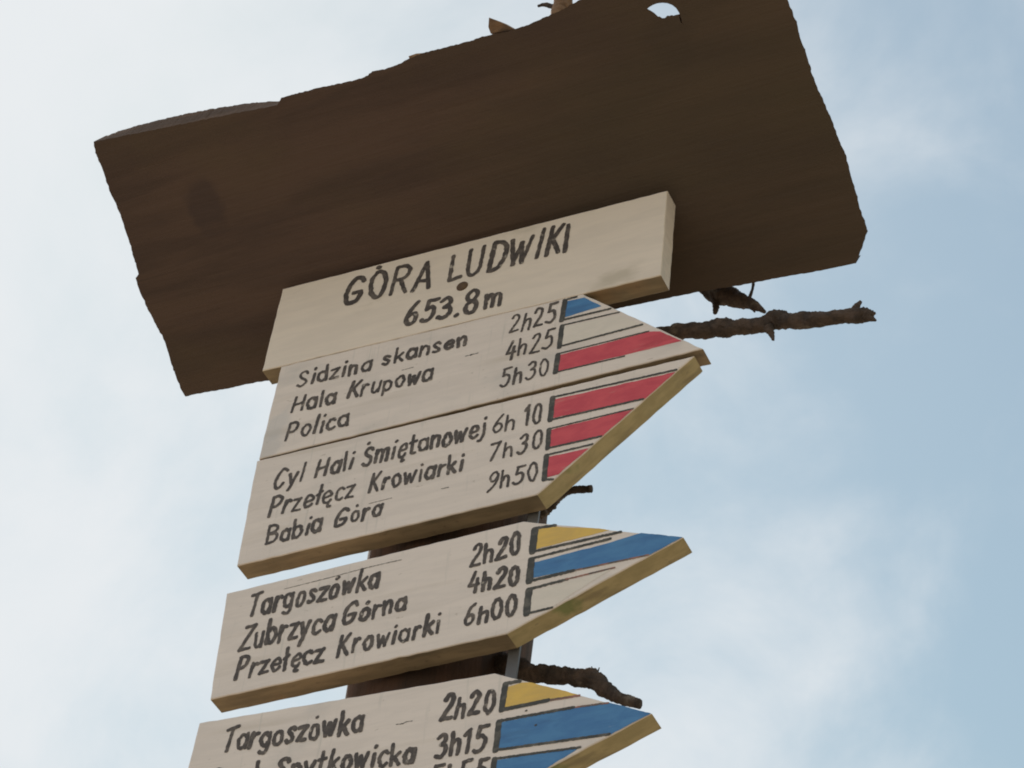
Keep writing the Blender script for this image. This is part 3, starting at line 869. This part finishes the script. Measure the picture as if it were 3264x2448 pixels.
# ---------------------------------------------------------------- signs
def sign_lines(root, words, wd):
    for (t, x0, z0, x1, z1, h) in words:
        p = Paint(0.45)
        write(p, t, x0, z0, x1, z1, h, wd * (0.8 if (t[0].isdigit() and root['label'].find('two planks') > 0) else 1.0))
        link('lettering', p.bm, INK, root)


def sign_stripes(root, stripes, board):
    lab = {'blue': 'blue painted trail stripe', 'red': 'red painted trail stripe', 'yellow': 'yellow painted trail stripe', 'white': 'white trail stripe outlined in black'}
    for (c, poly, ol) in stripes:
        q = clip(poly, board, 0.3)
        if len(q) < 3:
            continue
        p = Paint(0.30)
        p.poly(q, 0.9)
        s = link('trail_stripe', p.bm, STRIPE[c], root)
        s['label'] = lab[c]
        bars, thin = Paint(0.42), Paint(0.50)
        for (w_, ln) in ol:
            cl_ = clip_line(ln, board, w_ * .3)
            if len(cl_) > 1:
                old = w_ < 3.5 and root['label'].find('two planks') < 0
                (thin if old else bars).stroke(cl_, w_, smooth=False, rag=0.13 if w_ > 6 else 0.28)
        for p, m_ in ((bars, LINE), (thin, LINE_R)):
            if len(p.bm.verts):
                link('stripe_outline', p.bm, m_, s)
            else:
                p.bm.free()


def sign_marks(root, key):
    if key in cracks:
        for (w_, ln) in cracks[key]:
            p = Paint(0.25)
            p.stroke(ln, w_, smooth=True, rag=0.9)
            link('crack', p.bm, LINE, root)
    for (x, z) in marks.get(key, []):
        p = Paint(0.5)
        p.stroke([(x - .6, z), (x + .6, z + .2)], 2.6, smooth=False, rag=0.3)
        link('nail_hole', p.bm, LINE, root)


def edge_title(nrm):
    return 2 if nrm.x > 0.7 else 1


def edge_arrow(nrm):
    return 2 if (nrm.x > 0.25 and nrm.y < 0.0 and nrm.x < 0.99) else 1


# the name board
b_title = [(-317.5, 4381.0), (336, 4366.5), (334.5, 4187.2), (-323, 4204.0)]
t = thing('name_board', 'rectangular cream board with the hill name and height, topmost of the signs', 'sign', (0, 0.017, 4.19), 'white hiking signs on the post')
link('board', plank_mesh(b_title, 34, 1.0, edge_title), [CREAM, EDGE, WHITE], t)
sign_lines(t, W_title, 8.6)
bm = bmesh.new()
rg = []
for k, (r, y) in enumerate(((9.6, 0.2), (9.4, -1.0), (7.0, -2.0), (3.0, -2.5))):
    rg.append([bm.verts.new(((screw[0] + r * math.cos(a * math.pi / 10)) / 1000, y / 1000, (screw[1] + r * .95 * math.sin(a * math.pi / 10)) / 1000)) for a in range(20)])
for a, b in zip(rg, rg[1:]):
    for j in range(20):
        bm.faces.new((a[j], a[(j + 1) % 20], b[(j + 1) % 20], b[j]))
bm.faces.new(rg[-1])
bmesh.ops.recalc_face_normals(bm, faces=bm.faces)
link('bolt_head', bm, RUST, t, True)

# the two-plank arrow
b_up = [(-289.2, 4202.2), (213, 4189.4), (405.5, 4017.0), (-294.7, 4014.8)]
b_lo_ = [(-297.7, 4011.8), (393.0, 4007.2), (172.8, 3816.0), (-294.2, 3811.5)]
t = thing('arrow_sign', 'tall white arrow of two planks with four red stripes, right under the name board', 'arrow sign', (0, 0.017, 3.81), 'white hiking signs on the post')
q = link('plank', plank_mesh(b_up, 34, 5.0, edge_arrow), [SCUFF, EDGE, EDGE_Y], t)
q['label'] = 'upper plank with blue, white and red stripes'
q = link('plank', plank_mesh(b_lo_, 34, 9.0, edge_arrow), [WHITE, EDGE, EDGE_Y], t)
q['label'] = 'lower plank with three red stripes'
sign_lines(t, W_upper, 5.6)
sign_lines(t, W_lower, 5.5)
sign_stripes(t, S_upper, b_up)
sign_stripes(t, S_lower, b_lo_)
sign_marks(t, 'upper')
sign_marks(t, 'lower')

b_3 = [(-301.5, 3763.3), (157, 3772.6), (391, 3682.7), (150.4, 3583.8), (-292, 3577.2)]
t = thing('arrow_sign', 'white arrow board with yellow, blue and white stripes, second arrow from the top', 'arrow sign', (0, 0.017, 3.577), 'white hiking signs on the post')
link('plank', plank_mesh(b_3, 34, 13.0, edge_arrow), [WHITE, EDGE, EDGE_Y], t)
sign_lines(t, W_a3, 6.1)
sign_stripes(t, S_a3, b_3)
sign_marks(t, 'a3')

b_4 = [(-301.6, 3540.3), (139.4, 3522.7), (361.8, 3410.7), (130, 3318.7), (-309, 3352)]
t = thing('arrow_sign', 'lowest white arrow board with a yellow and two blue stripes, cut off by the frame', 'arrow sign', (0, 0.017, 3.319), 'white hiking signs on the post')
link('plank', plank_mesh(b_4, 34, 17.0, edge_arrow), [WHITE, EDGE, EDGE_Y], t)
sign_lines(t, W_a4, 6.4)
sign_stripes(t, S_a4, b_4)
sign_marks(t, 'a4')

for o in list(bpy.data.objects):
    if 'base' in o:
        del o['base']
